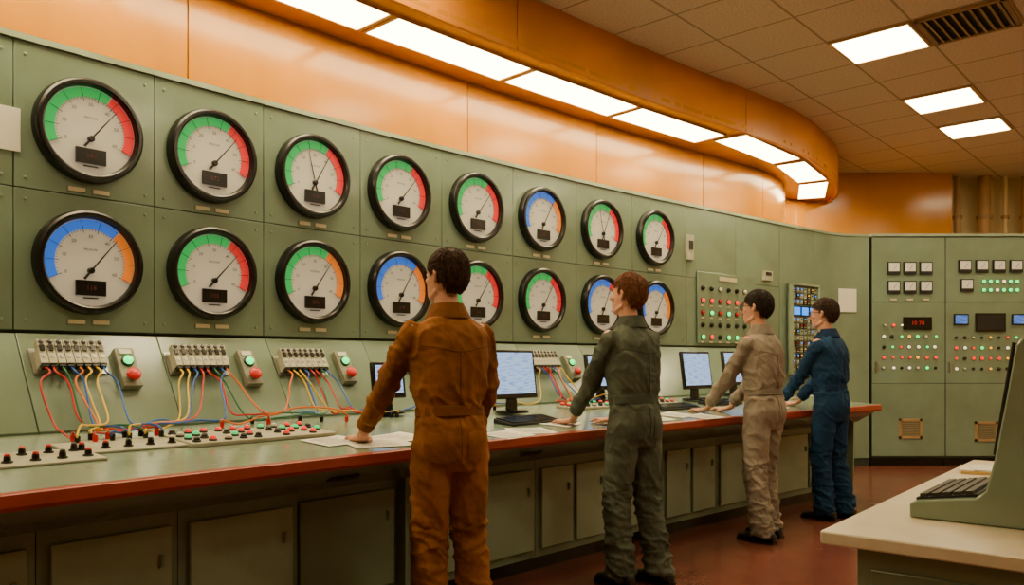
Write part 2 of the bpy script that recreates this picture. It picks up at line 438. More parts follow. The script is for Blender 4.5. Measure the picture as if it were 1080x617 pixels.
def louvre(w, h, n, th=.02):
    fr = MB()
    fr.box((-w/2+.015, 0, 0), (.03, th, h)); fr.box((w/2-.015, 0, 0), (.03, th, h)); fr.box((0, 0, h/2-.015), (w, th, .03)); fr.box((0, 0, -h/2+.015), (w, th, .03))
    sl = MB()
    for k in range(n):
        z = -h/2+.03+(h-.06)*(k+.5)/n
        sl.box((0, 0, 0), (w-.06, .003, (h-.06)/n*.95), Matrix.Translation((0, 0, z)) @ Matrix.Rotation(rad(40), 4, 'X'))
    bk = MB(); bk.box((0, th*.4, 0), (w-.05, .003, h-.05))
    return fr, sl, bk
fr, sl, bk = louvre(.58, .58, 9)
Mv = MC @ Matrix.Translation((.305, .305-.61, -.012)) @ Matrix.Rotation(rad(90), 4, 'X')
o = put('air_vent', fr.mesh('air_vent', M_vent), Mv, label='square tan louvred air vent in the tiled ceiling', cat='air vent')
put('louvre_slats', sl.mesh('louvre_slats', M_vent), I4, parent=o); put('vent_duct', bk.mesh('vent_duct', M_blackm), I4, parent=o)

for x, r, m, n in [(5.98,.04,M_pipe,'a'),(6.34,.08,M_pipe,'b'),(6.62,.03,M_wallc,'c'),(6.9,.06,M_pipe,'d'),(7.3,.04,M_pipe,'e')]:
    mb = MB(); mb.lathe([(r,0),(r,HC-.002)], 16, axis='z'); 
    o = put('pipe', mb.mesh('pipe', m), Matrix.Translation((x, YB+.22, 0)), label='tan painted vertical pipe in the wall alcove', cat='pipe', group='vertical pipes in the alcove')
    mb = MB(); mb.ring([(r,-.02),(r+.02,-.02),(r+.02,.02),(r,.02)], 16, axis='z'); put('pipe_collar', mb.mesh('pipe_collar', M_vent), Matrix.Translation((0,0,3.2)), parent=o)

# ------------------------------------------------------------------ instrument wall panels
GPX = [97.5, 228, 334, 425, 506, 575, 638, 694]
GS = [s_at(x, .05) for x in GPX]
ROWZ = (2.406, 1.760)
bnd = [-3.3, -1.9, s_at(14), s_at(163), s_at(278), s_at(380), s_at(466), s_at(541), s_at(608), s_at(667), s_at(724), s_at(776), s_at(822)]
ZT = 2.80; ZM = 2.085; ZL = 1.42
for k, (a, b) in enumerate(zip(bnd, bnd[1:])):
    body = MB(); body.sweep([(-.12, 1.412), (-.012, 1.412), (-.012, ZT), (-.12, ZT)], a+.001, b-.001)
    gi = k-2
    r = root_world('instrument_panel', body, M_seam, label='tall green enamelled steel instrument panel section above the control desk', cat='control panel', group='green instrument panel sections')
    for z0, z1 in ((ZL, ZM), (ZM, ZT-.03)):
        c = MB(); c.sweep([(-.012, z0+.0025), (0, z0+.0025), (0, z1-.0025), (-.012, z1-.0025)], a+.0025, b-.0025)
        child_world('panel_sheet', c, M_green, r, bevel=.002)
    c = MB(); c.sweep([(-.12, ZT-.028), (.012, ZT-.028), (.012, ZT), (-.12, ZT)], a, b); child_world('top_trim', c, M_gdoor, r)
    for z in (ZM-.05, ZM+.05, ZT-.09, ZL+.05):
        for ss in (a+.05, b-.05):
            def f():
                mb = MB(); mb.lathe([(.008, 0), (.008, -.003), (.004, -.005)], 8); return mb.mesh('screw', M_gdark)
            put('screw', cached('scr', f), inv(r) @ FR(ss, 0, z), parent=r)
    if 0 <= gi < 8:
        for zc in ROWZ:
            for dx in (-.055, .06):
                def f():
                    mb = MB(); mb.box((0, -.003, 0), (.085, .006, .026), mi=1); mb.box((0, -.0065, 0), (.078, .002, .02)); return mb.mesh('nameplate', [M_plate, M_gdark])
                put('nameplate', cached('npl', f), inv(r) @ FR(GS[gi]+dx, 0, zc-.292), parent=r)

# ------------------------------------------------------------------ gauges
def sector(mb, r0, r1, a0, a1, y0, y1, mi=0, step=6):
    n = max(2, int(abs(a1-a0)/step)+1); rings = []
    for k in range(n):
        a = rad(a0+(a1-a0)*k/(n-1)); c, s = math.cos(a), math.sin(a)
        rings.append([V((r0*c, y0, r0*s)), V((r1*c, y0, r1*s)), V((r1*c, y1, r1*s)), V((r0*c, y1, r0*s))])
    mb.loft(rings, None, mi)
def g_case():
    mb = MB(); mb.ring([(.214, 0), (.214, -.04), (.218, -.052), (.226, -.058), (.240, -.058), (.250, -.050), (.255, -.036), (.257, 0)], 64)
    return mb.mesh('gauge_case', M_black, 25)
def g_face():
    mb = MB(); mb.lathe([(.216, -.005), (.216, -.026)], 64); return mb.mesh('dial_face', M_dial)
YD = -.030
def g_marks():
    mb = MB()
    for k in range(46):
        a = 205-230*k/45; big = k % 5 == 0; r0 = .146 if big else .154
        w = .003 if big else .0016
        M = Matrix.Rotation(-rad(a), 4, 'Y')
        mb.box(((r0+.163)/2, YD, 0), (.163-r0, .001, w), M)
        if k % 5 == 0: mb.box((.187, YD-.003, 0), (.044, .001, .002), M)
    for k in range(7):
        a = rad(205-230*k/6); add_text(mb, str(k*10), .024, .126*math.cos(a), YD, .126*math.sin(a))
    add_text(mb, 'PRESSURE', .015, 0, YD, .062)
    mb.box((0, YD, -.175), (.07, .001, .006))
    return mb.mesh('dial_marking', M_ink, recalc=False)
def g_needle():
    mb = MB(); mb.prism([(-.0065, -.055), (.0065, -.055), (.0045, 0), (.0014, .200), (-.0014, .200), (-.0045, 0)], -.042, -.040, 'y')
    return mb.mesh('pointer', M_ink)
def g_hub():
    mb = MB(); mb.lathe([(.016, -.026), (.016, -.042), (.012, -.046)], 20); return mb.mesh('hub', M_black)
def g_disp():
    mb = MB(); mb.box((0, -.032, 0), (.142, .012, .074)); return mb.mesh('digital_display', M_black)
def g_digits(t):
    mb = MB(); add_text(mb, t, .032, 0, -.0385, 0); return mb.mesh('digits', M_digit, recalc=False)
types = {'gr': (M_gr, M_rd, 'green', 'red'), 'bo': (M_bl, M_or, 'blue', 'orange'), 'go': (M_gr, M_or, 'green', 'orange'), 'br': (M_bl, M_rd, 'blue', 'red')}
rows = [(ROWZ[0], ['gr','gr','gr','gr','gr','bo','gr','gr'], [38,40,30,40,38,30,22,35]),
        (ROWZ[1], ['bo','gr','go','bo','gr','gr','br','bo'], [38,42,35,30,35,32,25,30])]
for z, ty, ang in rows:
    for k in range(8):
        a, b, n1, n2 = types[ty[k]]
        lab = 'round black-rimmed wall gauge with %s and %s scale' % (n1, n2)
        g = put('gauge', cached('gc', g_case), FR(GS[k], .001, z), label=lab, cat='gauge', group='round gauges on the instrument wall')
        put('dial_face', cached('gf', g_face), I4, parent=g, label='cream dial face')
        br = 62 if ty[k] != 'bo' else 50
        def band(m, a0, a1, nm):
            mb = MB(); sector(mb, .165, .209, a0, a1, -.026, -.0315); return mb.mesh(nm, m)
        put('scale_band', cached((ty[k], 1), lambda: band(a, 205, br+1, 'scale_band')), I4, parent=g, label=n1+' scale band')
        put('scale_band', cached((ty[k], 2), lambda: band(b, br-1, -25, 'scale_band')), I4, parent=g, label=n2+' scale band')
        put('dial_marking', cached('gm', g_marks), I4, parent=g)
        hm = Matrix.Translation((0, 0, -.04))
        put('pointer', cached('gn', g_needle), hm @ Matrix.Rotation(rad(ang[k]), 4, 'Y'), parent=g, label='thin dark pointer')
        if k in (2, 6) and z > 2: put('pointer', cached('gn', g_needle), hm @ Matrix.Rotation(rad(-14), 4, 'Y') @ Matrix.Translation((0, .003, 0)) @ Matrix.Scale(.95, 4), parent=g)
        put('hub', cached('gh', g_hub), hm, parent=g)
        d = put('digital_display', cached('gd', g_disp), Matrix.Translation((0, 0, -.126)), parent=g, label='small dark digital display')
        t = random.choice(['118', '240', '072', '305']); put('digits', cached(('dg', t), lambda: g_digits(t)), I4, parent=d)

# ------------------------------------------------------------------ control desk
SD0, SD1 = -3.2, 6.42
mb = MB(); mb.sweep([(.28, dz(.28)-.03), (.28, dz(.28)), (1.37, dz(1.37)), (1.37, .82)], SD0, SD1)
desk = root_world('control_desk', mb, M_green2, label='long curved green control desk with a red front edge', cat='control desk')
mb = MB(); mb.sweep([(1.37, .815), (1.37, .873), (1.39, .875), (1.403, .868), (1.405, .83), (1.395, .815)], SD0, SD1)
child_world('edge_trim', mb, M_red, desk, label='red rounded front edge')
mb = MB(); mb.sweep([(1.34, .82), (1.36, .815), (1.17, .70), (1.12, .70)], SD0, SD1)
child_world('apron', mb, M_green2, desk)
mb = MB(); mb.sweep([(.70, .0), (.72, .0), (.72, .86), (.70, .86)], SD0, SD1-.02)
child_world('modesty_panel', mb, M_gdark, desk)
mb = MB(); mb.sweep([(0.0, .0), (1.14, .0), (1.15, .70), (1.36, .815), (.3, .93), (.0, 1.38)], SD1-.02, SD1, .02)
child_world('end_panel', mb, M_green2, desk)
for a, b in zip(bnd[:-1], bnd[1:]):
    b = min(b, SD1)
    if b-a < .05: continue
    c = MB(); c.sweep([(-.01, 1.405), (.02, 1.405), (.305, .965), (.29, .94), (-.01, 1.37)], a+.002, b-.002)
    child_world('riser_panel', c, M_green, desk, bevel=.003)
for px in (362, 560, 647):
    s = s_at(px, 1.27); mb = MB(); mb.box((0, 0, 0), (.16, .006, .035))
    put('label_plate', mb.mesh('label_plate', M_blackm), inv(desk) @ FR(s, 1.275, .757, 58) , parent=desk)

cb = [-3.1, -2.4, -1.75, s_at(-60,1.1), s_at(40,1.1), s_at(190,1.1), s_at(316,1.1), s_at(430,1.1), s_at(505,1.1), s_at(567,1.1), s_at(642,1.1), s_at(700,1.1), s_at(757,1.1), s_at(806,1.1), SD1-.024]
cb = sorted(cb)
for a, b in zip(cb, cb[1:]):
    if b-a < .1: continue
    plain = abs(a-s_at(316, 1.1)) < .01
    fo = 1.02 if plain else 1.08
    c = MB(); c.sweep([(.74, .1), (fo, .1), (fo, .735), (.74, .735)], a+.002, b-.002)
    r = root_world('storage_cabinet', c, M_gdark, label='green steel storage cabinet standing under the control desk', cat='cabinet', group='cabinets under the control desk')
    w = b-a; nd = 2 if w > .7 else 1
    for q in range(nd):
        x0 = a+.03+(w-.04)*q/nd; x1 = a+.01+(w-.04)*(q+1)/nd
        c = MB(); c.sweep([(fo+.001, .15), (fo+.02, .15), (fo+.02, .63), (fo+.001, .63)], x0+.015, x1-.005)
        d = child_world('door', c, M_gdark if plain else M_gdoor, r, bevel=.004)
        def f():
            h = MB(); h.box((0, -.005, 0), (.016, .010, .05)); h.box((0, -.012, 0), (.008, .006, .035)); return h.mesh('handle', M_gdark)
        put('handle', cached('cabh', f), inv(d) @ inv(r) @ FR(x1-.05, fo+.02, .5), parent=d, label='small recessed handle')
    c = MB(); c.sweep([(.76, 0), (1.0, 0), (1.0, .1), (.76, .1)], a+.002, b-.002, .2)
    child_world('toe_kick', c, M_black, r)

fb = [s_at(822)+.002, s_at(858), S_END-.02]
for a, b in zip(fb, fb[1:]):
    c = MB(); c.sweep([(-.12, .0), (-.012, .0), (-.012, ZT), (-.12, ZT)], a+.001, b-.001, .08)
    r = root_world('curved_cabinet', c, M_seam, label='curved full-height green steel cabinet beside the instrument wall', cat='cabinet')
    c = MB(); c.sweep([(-.012, .1), (0, .1), (0, ZT-.03), (-.012, ZT-.03)], a+.003, b-.003, .08); child_world('panel_sheet', c, M_green, r)
    c = MB(); c.sweep([(-.12, ZT-.028), (.012, ZT-.028), (.012, ZT), (-.12, ZT)], a, b, .08); child_world('top_trim', c, M_gdoor, r)

YC = P(S_END).y; XC0 = P(S_END).x+.0
def bx(px): return (px-540)*YC/F
def bz(py): return CAMZ+(380-py)*YC/F
edges = [XC0+.005, bx(997), bx(1086), bx(1086)+.95]
CABS = []
for a, b in zip(edges, edges[1:]):
    w = b-a; cx = (a+b)/2
    mb = MB(); mb.box((0, .225, 1.45), (w-.004, .45, 2.7)); 
    r = put('control_cabinet', mb.mesh('control_cabinet', M_seam), Matrix.Translation((cx, YC+.012, 0)), label='tall green steel control cabinet with meters, lamps and a louvred vent', cat='cabinet', group='rear bank of control cabinets')
    for z0, z1 in ((.12, 1.0), (1.0, 1.98), (1.98, 2.77)):
        mb = MB(); mb.box((0, 0, 0), (w-.012, .014, z1-z0-.006)); put('door' if z0 < 1 else 'panel_sheet', mb.mesh('sheet', M_green), Matrix.Translation((0, -.007, (z0+z1)/2)), parent=r, bevel=.002)
    mb = MB(); mb.box((0, .2, 0), (w, .47, .03)); put('top_trim', mb.mesh('top_trim', M_gdoor), Matrix.Translation((0, 0, 2.79)), parent=r)
    mb = MB(); mb.box((0, .22, .055), (w-.01, .4, .11)); put('plinth', mb.mesh('plinth', M_black), I4, parent=r)
    h = MB(); h.box((0, -.012, 0), (.02, .024, .12)); put('handle', h.mesh('handle', M_steel), Matrix.Translation((-w/2+.05, -.014, 1.2)), parent=r)
    CABS.append((r, cx))
def on_cab(i, px, py): return Matrix.Translation((bx(px)-CABS[i][1], -.015, bz(py)))
def meter_mesh():
    mb = MB(); mb.box((0, -.012, 0), (.15, .024, .15), mi=0); mb.box((0, -.026, .012), (.125, .004, .1), mi=1)
    mb.box((0, 0, 0), (.004, .002, .07), Matrix.Translation((.01, -.029, .01)) @ Matrix.Rotation(rad(35), 4, 'Y'), mi=2)
    mb.box((0, -.0265, -.058), (.05, .004, .02), mi=2); return mb.mesh('panel_meter', [M_blackm, M_dial, M_ink])
def disp_mesh(w, h, m):
    mb = MB(); mb.box((0, -.01, 0), (w, .02, h), mi=0); mb.box((0, -.0215, 0), (w*.86, .003, h*.78), mi=1); return mb.mesh('display', [M_black, m])
def lamp_mesh(m, r=.02):
    mb = MB(); mb.lathe([(r*1.25, 0), (r*1.25, -.008), (r, -.009)], 16, mi=1); mb.lathe([(r, -.008), (r, -.02), (r*.6, -.027)], 16, mi=0); return mb.mesh('lamp', [m, M_blackm])
LM = {'r': M_lampr, 'g': M_lampg, 'w': M_lampw, 'a': M_lampa, 'k': M_black, 'b': M_lampb, 'W': M_whitecap, 'R': M_redcap}
LN = {'r': 'glowing red lamp', 'g': 'glowing green lamp', 'w': 'glowing white lamp', 'a': 'amber lamp', 'k': 'black knob', 'b': 'blue lamp', 'W': 'white push button', 'R': 'red push button'}
def lamp(par, M, c, r=.02, nm=None):
    put(nm or ('knob' if c == 'k' else 'indicator_lamp'), cached(('lamp', c, r), lambda: lamp_mesh(LM[c], r)), M, parent=par, label=LN[c])
for px in (942, 959, 976):
    for py in (283, 303): put('panel_meter', cached('pm', meter_mesh), on_cab(0, px, py), parent=CABS[0][0], label='square white-faced panel meter')
for k in range(3): put('nameplate', cached('npl', lambda: None), on_cab(0, 942+17*k, 316), parent=CABS[0][0])
o = put('digital_display', disp_mesh(.34, .15, M_black), on_cab(0, 967, 341), parent=CABS[0][0], label='dark digital display with red digits')
mb = MB(); add_text(mb, '10 78', .07, 0, -.026, 0); put('digits', mb.mesh('digits', M_digit2, recalc=False), I4, parent=o)
for j, py in enumerate((343, 355, 366, 377, 388)):
    for i, px in enumerate((932, 941, 950, 959, 968, 977, 986)):
        if j == 0 and i > 2: continue
        lamp(CABS[0][0], on_cab(0, px+random.uniform(-1,1), py), random.choice('rkgwWkragkw' if j != 3 else 'rarakg'), random.choice((.013, .017)))
for px in (1017, 1035, 1053, 1071):
    put('panel_meter', cached('pm', meter_mesh), on_cab(1, px, 281), parent=CABS[1][0], label='square white-faced panel meter')
put('panel_meter', cached('pm', meter_mesh), on_cab(1, 1019, 301), parent=CABS[1][0])
for py in (297, 306):
    for k_, px in enumerate((1037, 1044, 1051, 1058, 1065, 1072)): lamp(CABS[1][0], on_cab(1, px, py), 'gggwgg'[k_] if py < 300 else 'ggwggg'[k_], .019)
put('screen', disp_mesh(.17, .13, M_screenb), on_cab(1, 1013, 337), parent=CABS[1][0], label='small blue screen')
put('screen', disp_mesh(.17, .13, M_screenb), on_cab(1, 1074, 337), parent=CABS[1][0], label='small blue screen')
put('digital_display', disp_mesh(.36, .22, M_blackm), on_cab(1, 1044, 340), parent=CABS[1][0], label='dark display')
for j, py in enumerate((356, 367, 378, 389)):
    for i in range(8): lamp(CABS[1][0], on_cab(1, 1008+9*i, py), random.choice('rkgwWkakg' if j != 2 else 'rrakr'), random.choice((.013, .017)))
for i, px, py in ((0, 960, 452), (1, 1040, 455)):
    fr, sl, bk = louvre(.28, .24, 8)
    v = put('louvred_vent', fr.mesh('louvred_vent', M_vent), on_cab(i, px, py), parent=CABS[i][0], label='tan louvred vent')
    put('louvre_slats', sl.mesh('louvre_slats', M_vent), I4, parent=v)
for px in (1102, 1120, 1140): put('panel_meter', cached('pm', meter_mesh), on_cab(2, px, 283), parent=CABS[2][0])

# ------------------------------------------------------------------ wall-mounted bits
def flat_sign(name, px, py, w, h, m, label, cat, off=.0, th=.006):
    s, z = wall_at(px, py); mb = MB(); mb.box((0, -th/2, 0), (w, th, h)); return put(name, mb.mesh(name, m), FR(s, off+.001, z), label=label, cat=cat, bevel=.001)
flat_sign('notice', 7, 135, .11, .20, M_paper, 'white paper notice pinned on the green instrument panel', 'notice')
flat_sign('notice', 893, 317, .26, .28, M_paper, 'white paper notice taped on the curved green cabinet', 'notice', off=.01)
for px, py, w, h in ((726, 261, .1, .24), (808, 291, .16, .10)):
    o = flat_sign('wall_box', px, py, w, h, M_cream, 'small cream switch box fixed on the green panel', 'switch box', th=.03)
    mb = MB(); mb.box((0, -.034, .02), (w*.6, .008, h*.35)); put('window', mb.mesh('window', M_blackm), I4, parent=o)
sa, sb = s_at(734), s_at(795); sm = (sa+sb)/2; W = sb-sa; zt = 1.28+90*P(sm).y/F; zb = 1.45
mb = MB(); mb.box((0, -.006, (zt-zb)/2), (W, .012, zt-zb)); lb = put('lamp_board', mb.mesh('lamp_board', M_green), FR(sm, .012, zb), label='green board with rows of red and green indicator lamps', cat='control panel', bevel=.004)
H = zt-zb
mb = MB(); mb.box((0, -.015, H-.05), (.3, .006, .04)); put('nameplate', mb.mesh('nameplate', M_plate), I4, parent=lb)
for j, row in enumerate(('kkWkkWk', 'rrRrrRr', 'RgRgRrg', 'kkkkkkk', 'grkggrg')):
    for i, c in enumerate(row):
        lamp(lb, Matrix.Translation((-W/2+W*(i+.5)/7, -.012, H-.1-(H-.1)*(j+.5)/5)), c, .02)
        if j in (1, 2, 4):
            def f():
                m_ = MB(); m_.box((0, -.003, 0), (.05, .004, .014)); return m_.mesh('nameplate', M_plate)
            put('nameplate', cached('lnp', f), Matrix.Translation((-W/2+W*(i+.5)/7, -.012, H-.1-(H-.1)*(j+.5)/5-.05)), parent=lb)
# relay rack
sa, sb = s_at(829), s_at(858); sm = (sa+sb)/2; W = sb-sa; zt = 1.28+80*P(sm).y/F; zb = 1.12; H = zt-zb
mb = MB(); mb.box((0, -.01, H/2), (W, .02, H), mi=0)
for x in (-W/2+.012, W/2-.012): mb.box((x, -.03, H/2), (.024, .06, H), mi=1)
for z in (.012, H-.012): mb.box((0, -.03, z), (W, .06, .024), mi=1)
rk = put('relay_rack', mb.mesh('relay_rack', [M_gdark, M_gdoor]), FR(sm, .02, zb), label='open green relay rack crowded with small blue-lit modules', cat='equipment rack')
rows_n, cols_n = 14, 7
for j in range(rows_n):
    if j in (9, 10): continue
    for i in range(cols_n):
        z = .04+(H-.08)*(j+.5)/rows_n; x = -W/2+.03+(W-.06)*(i+.5)/cols_n
        key = random.choice([0,1,2,2,3,4,4,5,5,6,6,6])
        def f(key=key):
            mb = MB(); w = (W-.07)/cols_n; h = (H-.1)/rows_n*.8
            mb.box((0, -.03, 0), (w*.75, .03, h), mi=0); mb.box((0, -.047, h*.2), (w*.3, .004, h*.22), mi=1); mb.box((0, -.047, -h*.25), (w*.5, .004, h*.1), mi=2); return mb.mesh('relay_module', [[M_cream, M_blackm, M_gdark, M_blackm, M_gdoor, M_grey, M_blackm][key], [M_blackm, M_lampb, M_whitecap, M_lampa, M_blackm, M_lampb, M_redcap][key], M_plate])
        put('relay_module', cached(('rm', key), f), Matrix.Translation((x, 0, z)), parent=rk)
for i in range(3):
    put('screen', cached('rks', lambda: disp_mesh((W-.08)/3*.9, .11, M_lampb)), Matrix.Translation((-W/2+.04+(W-.08)*(i+.5)/3, -.022, .04+(H-.08)*10/rows_n)), parent=rk, label='small glowing blue display')

# ------------------------------------------------------------------ terminal blocks, switch stations, wires
wire_mats = [(mat('wire_red', (190,30,20), .4), 'red'), (mat('wire_orange', (225,110,15), .4), 'orange'), (mat('wire_yellow', (220,180,30), .4), 'yellow'), (mat('wire_blue', (30,90,180), .4), 'blue'), (mat('wire_green', (40,110,80), .4), 'green')]
def mod_mesh():
    mb = MB(); mb.box((0, -.03, 0), (.033, .06, .09), mi=0); mb.box((0, -.045, .062), (.033, .04, .034), mi=0); mb.box((0, -.058, .035), (.02, .02, .03), mi=1)
    mb.lathe([(.012, -.06), (.012, -.078), (.007, -.08)], 10, Matrix.Translation((0, .01, .066)), 1)
    mb.lathe([(.008, -.055), (.008, -.063)], 10, Matrix.Translation((0, 0, -.01)), 2); mb.box((0, -.04, -.05), (.026, .03, .02), mi=1)
    return mb.mesh('terminal_module', [M_cream, M_black, M_steel])
def station_mesh():
    mb = MB(); mb.box((0, -.02, 0), (.092, .04, .22), mi=0); mb.box((0, -.043, .085), (.06, .008, .03), mi=1); return mb.mesh('switch_station', [M_grey, M_whitecap])
def estop_mesh():
    mb = MB(); mb.lathe([(.022, -.04), (.022, -.058), (.018, -.06)], 20, mi=1); mb.lathe([(.018, -.055), (.034, -.064), (.034, -.075), (.026, -.083), (.01, -.086)], 24, mi=0); return mb.mesh('stop_button', [M_redcap, M_steel])
def slamp_mesh():
    mb = MB(); mb.lathe([(.03, -.04), (.03, -.046), (.024, -.05)], 20, mi=1); mb.lathe([(.022, -.045), (.022, -.062), (.012, -.072)], 20, mi=0); return mb.mesh('indicator_lamp', [M_lampg, M_blackm])
RT = -33
SB, OB = desk_at(128, 468)
for px, py in ((72, 382), (207, 384), (316, 386), (570, 384), (445, 385)):
    s, off, z = riser_at(px, py); Mb = FR(s, off+.006, z, RT)
    mb = MB(); mb.box((0, -.004, 0), (.33, .008, .14)); 
    tb = put('terminal_block', mb.mesh('terminal_block', M_steel), Mb, label='row of cream terminal modules with black levers and coloured wires', cat='terminal block', group='terminal blocks above the desk')
    for i in range(8): put('terminal_module', cached('tm', mod_mesh), Matrix.Translation((-.13+.037*i, -.006, 0)), parent=tb)
    for i in range(8):
        m, cn = wire_mats[[0,3,2,0,1,3,4,2][(i*3+int(px)) % 8]]
        x = -.13+.037*i; side = -1 if (i*3) % 8 < 3 else 1
        s1 = s+x; oe = random.uniform(.40, .56); se = s1+random.uniform(.15, .62)*side
        lift = 0
        if px == 72 or (px == 207 and i < 4):
            k = i if px == 72 else 8+i
            se = SB-.17+.36*((k*5) % 6)/5.; oe = OB-.07+.045*(k//6); lift = .01; side = 1 if se > s1 else -1
        p0 = Mb @ V((x, -.05, -.058)); p1 = Mb @ V((x+random.uniform(-.008,.008), -.072, -.10)); p2 = Mb @ V((x+.03*side+random.uniform(-.015,.015), -.065, -.16))
        d = se-s1
        q = [p0, p1, p2]
        ab = .345+.010*i
        q.append(P(s1+.18*d+random.uniform(-.02,.02), ab, dz(ab)+random.uniform(.025,.07)))
        for t in (.4, .75):
            oo = ab+(oe-ab)*(t**1.5)+random.uniform(-.03,.03); ss = s1+d*(.18+.85*t)+random.uniform(-.02,.02); q.append(P(ss, max(.33, oo), dz(oo)+.010+.004*i+(.04*random.random())))
        e = P(se, oe, dz(oe)+.010+lift); q.append(e+V((0,0,.03))); q.append(e)
        mb = MB(); mb.tube(catmull(q, 6), .0048, 7); mb.tube([e+V((0,0,-.008)), e+V((0,0,.020))], .011, 10, mi=1)
        c = q[-1]; mb.v = [v-c for v in mb.v]
        put('wire', mb.mesh('wire', [m, M_redcap if cn in ('red','orange') else M_black]), Matrix.Translation(c), label='%s insulated wire drooping from a terminal block onto the desk' % cn, cat='wire', group='coloured wires on the desk')
for px, py in ((132, 391), (260, 391), (361, 390), (600, 389)):
    s, off, z = riser_at(px, py)
    st = put('switch_station', cached('ss', station_mesh), FR(s, off+.006, z, RT), label='grey switch box with green lamp and red stop button', cat='switch box', group='switch boxes above the desk', bevel=.003)
    put('indicator_lamp', cached('sl', slamp_mesh), Matrix.Translation((.0, 0, .03)), parent=st, label='glowing green lamp')
    put('stop_button', cached('es', estop_mesh), Matrix.Translation((.0, 0, -.06)), parent=st, label='red mushroom stop button')

# ------------------------------------------------------------------ desk panels
DT = 4.42
def dframe(px, py, lift=.001, rot=0): 
    s, off = desk_at(px, py); return FR(s, off, dz(off)+lift, DT) @ Matrix.Rotation(rad(rot), 4, 'Z')
def dknob(m, tip):
    mb = MB(); mb.lathe([(.019, 0), (.019, .005), (.013, .007), (.012, .022), (.010, .025)], 14, axis='z', mi=0); mb.lathe([(.0105, .025), (.0105, .030), (.007, .033)], 14, axis='z', mi=1); return mb.mesh('knob', [m, tip])
def dbtn(m):
    mb = MB(); mb.lathe([(.018, 0), (.018, .007), (.015, .009)], 16, axis='z', mi=1); mb.lathe([(.0135, .008), (.0135, .017), (.009, .021)], 16, axis='z', mi=0); return mb.mesh('push_button', [m, M_blackm])
def desk_panel(px, py, w, h, cols, rows, kind, label):
    M = dframe(px, py); mb = MB(); T = .010 if kind != 'c' else .018
    mb.box((0, 0, T/2), (w, h, T)); 
    p = put('desk_control_panel', mb.mesh('desk_control_panel', M_cream), M, label=label, cat='control panel', bevel=.003)
    for i in range(cols):
        for j in range(rows):
            x = -w/2+w*(i+.5)/cols; y = -h/2+h*(j+.5)/rows
            if kind == 'p': y = -h/2+h*.5*(j+.5)/rows
            TT = Matrix.Translation((x, y, T))
            if random.random() < .1: continue
            if kind in 'kp':
                t = random.choice([('b', M_bluecap), ('k', M_black), ('w', M_whitecap), ('k', M_black), ('r', M_redcap)])
                put('knob', cached(('dk', t[0]), lambda: dknob(M_black, t[1])), TT, parent=p)
            else:
                t = random.choice('rrggwkrggwk'); m = {'r': M_redlit, 'g': M_greencap, 'w': M_whitecap, 'k': M_black}[t]
                put('push_button', cached(('db', t), lambda: dbtn(m)), TT, parent=p, label={'r':'red','g':'green','w':'white','k':'black'}[t]+' push button')
    return p
desk_panel(30, 486, .46, .26, 5, 2, 'k', 'cream desk panel with black control knobs')
desk_panel(128, 471, .46, .26, 5, 1, 'p', 'cream desk panel with knobs and plugged wires')
desk_panel(266, 461, .74, .30, 10, 4, 'c', 'desk panel crowded with red, green and white push buttons')
desk_panel(620, 430, .5, .18, 7, 3, 'c', 'desk panel with green and red push buttons')
desk_panel(-100, 502, .46, .26, 5, 2, 'k', 'cream desk panel with black control knobs')
desk_panel(690, 426, .4, .16, 6, 3, 'c', 'desk panel with green and red push buttons')
desk_panel(820, 421, .45, .14, 6, 2, 'c', 'desk panel with green and red push buttons')
desk_panel(862, 418, .3, .14, 4, 2, 'k', 'desk panel with small black knobs')

def paper(px, py, w=.21, h=.3, rot=0, k=0):
    M = dframe(px, py, .0015+.001*k, rot); mb = MB()
    n = 6; vs = []; fs = []
    for i in range(n+1):
        for j in range(n+1): vs.append((-w/2+w*i/n, -h/2+h*j/n, .001+.003*max(0, (i/n-.6))**2*8))
    for i in range(n):
        for j in range(n): fs.append((i*(n+1)+j, (i+1)*(n+1)+j, (i+1)*(n+1)+j+1, i*(n+1)+j+1))
    mb.add(vs, fs)
    for q in range(9):
        mb.box((-w*.05, h*.36-q*h*.085, .0022), (w*(.7 if q % 3 else .5), .002, .0004), mi=1)
    put('paper_sheet', mb.mesh('paper_sheet', [M_paper, M_blackm], recalc=False), M, label='white printed paper sheet lying on the control desk', cat='paper', group='papers on the control desk')
for i, (px, py, r) in enumerate([(418, 462, 10), (398, 468, -15), (352, 466, 5), (535, 459, 5), (560, 455, -20), (648, 447, 8), (688, 442, -5), (712, 438, 12), (742, 440, 0), (815, 430, 15), (590, 447, 20), (672, 438, -12)]): paper(px, py, .3 if i < 2 else .24, .21, r, i % 3)

def keyboard(M, label, deskcat='keyboard'):
    mb = MB(); mb.prism([(-.075, 0), (.075, 0), (.075, .028), (-.075, .014)], -.22, .22, 'x'); kb = put('keyboard', mb.mesh('keyboard', M_blackm), M, label=label, cat='keyboard', bevel=.003)
    ks = MB()
    for j in range(5):
        for i in range(18):
            y = -.056+.028*j; z = .014+(y+.075)/.15*.014
            ks.box((-.2+.0235*i, y, z+.004), (.019, .022, .009))
    put('keys', ks.mesh('keys', M_black), I4, parent=kb, kind='stuff'); return kb
keyboard(dframe(556, 446, .001, 2), 'black computer keyboard on the control desk')
keyboard(dframe(712, 431, .001, 0), 'black computer keyboard on the control desk')
keyboard(dframe(760, 426, .001, 0), 'black computer keyboard on the control desk')

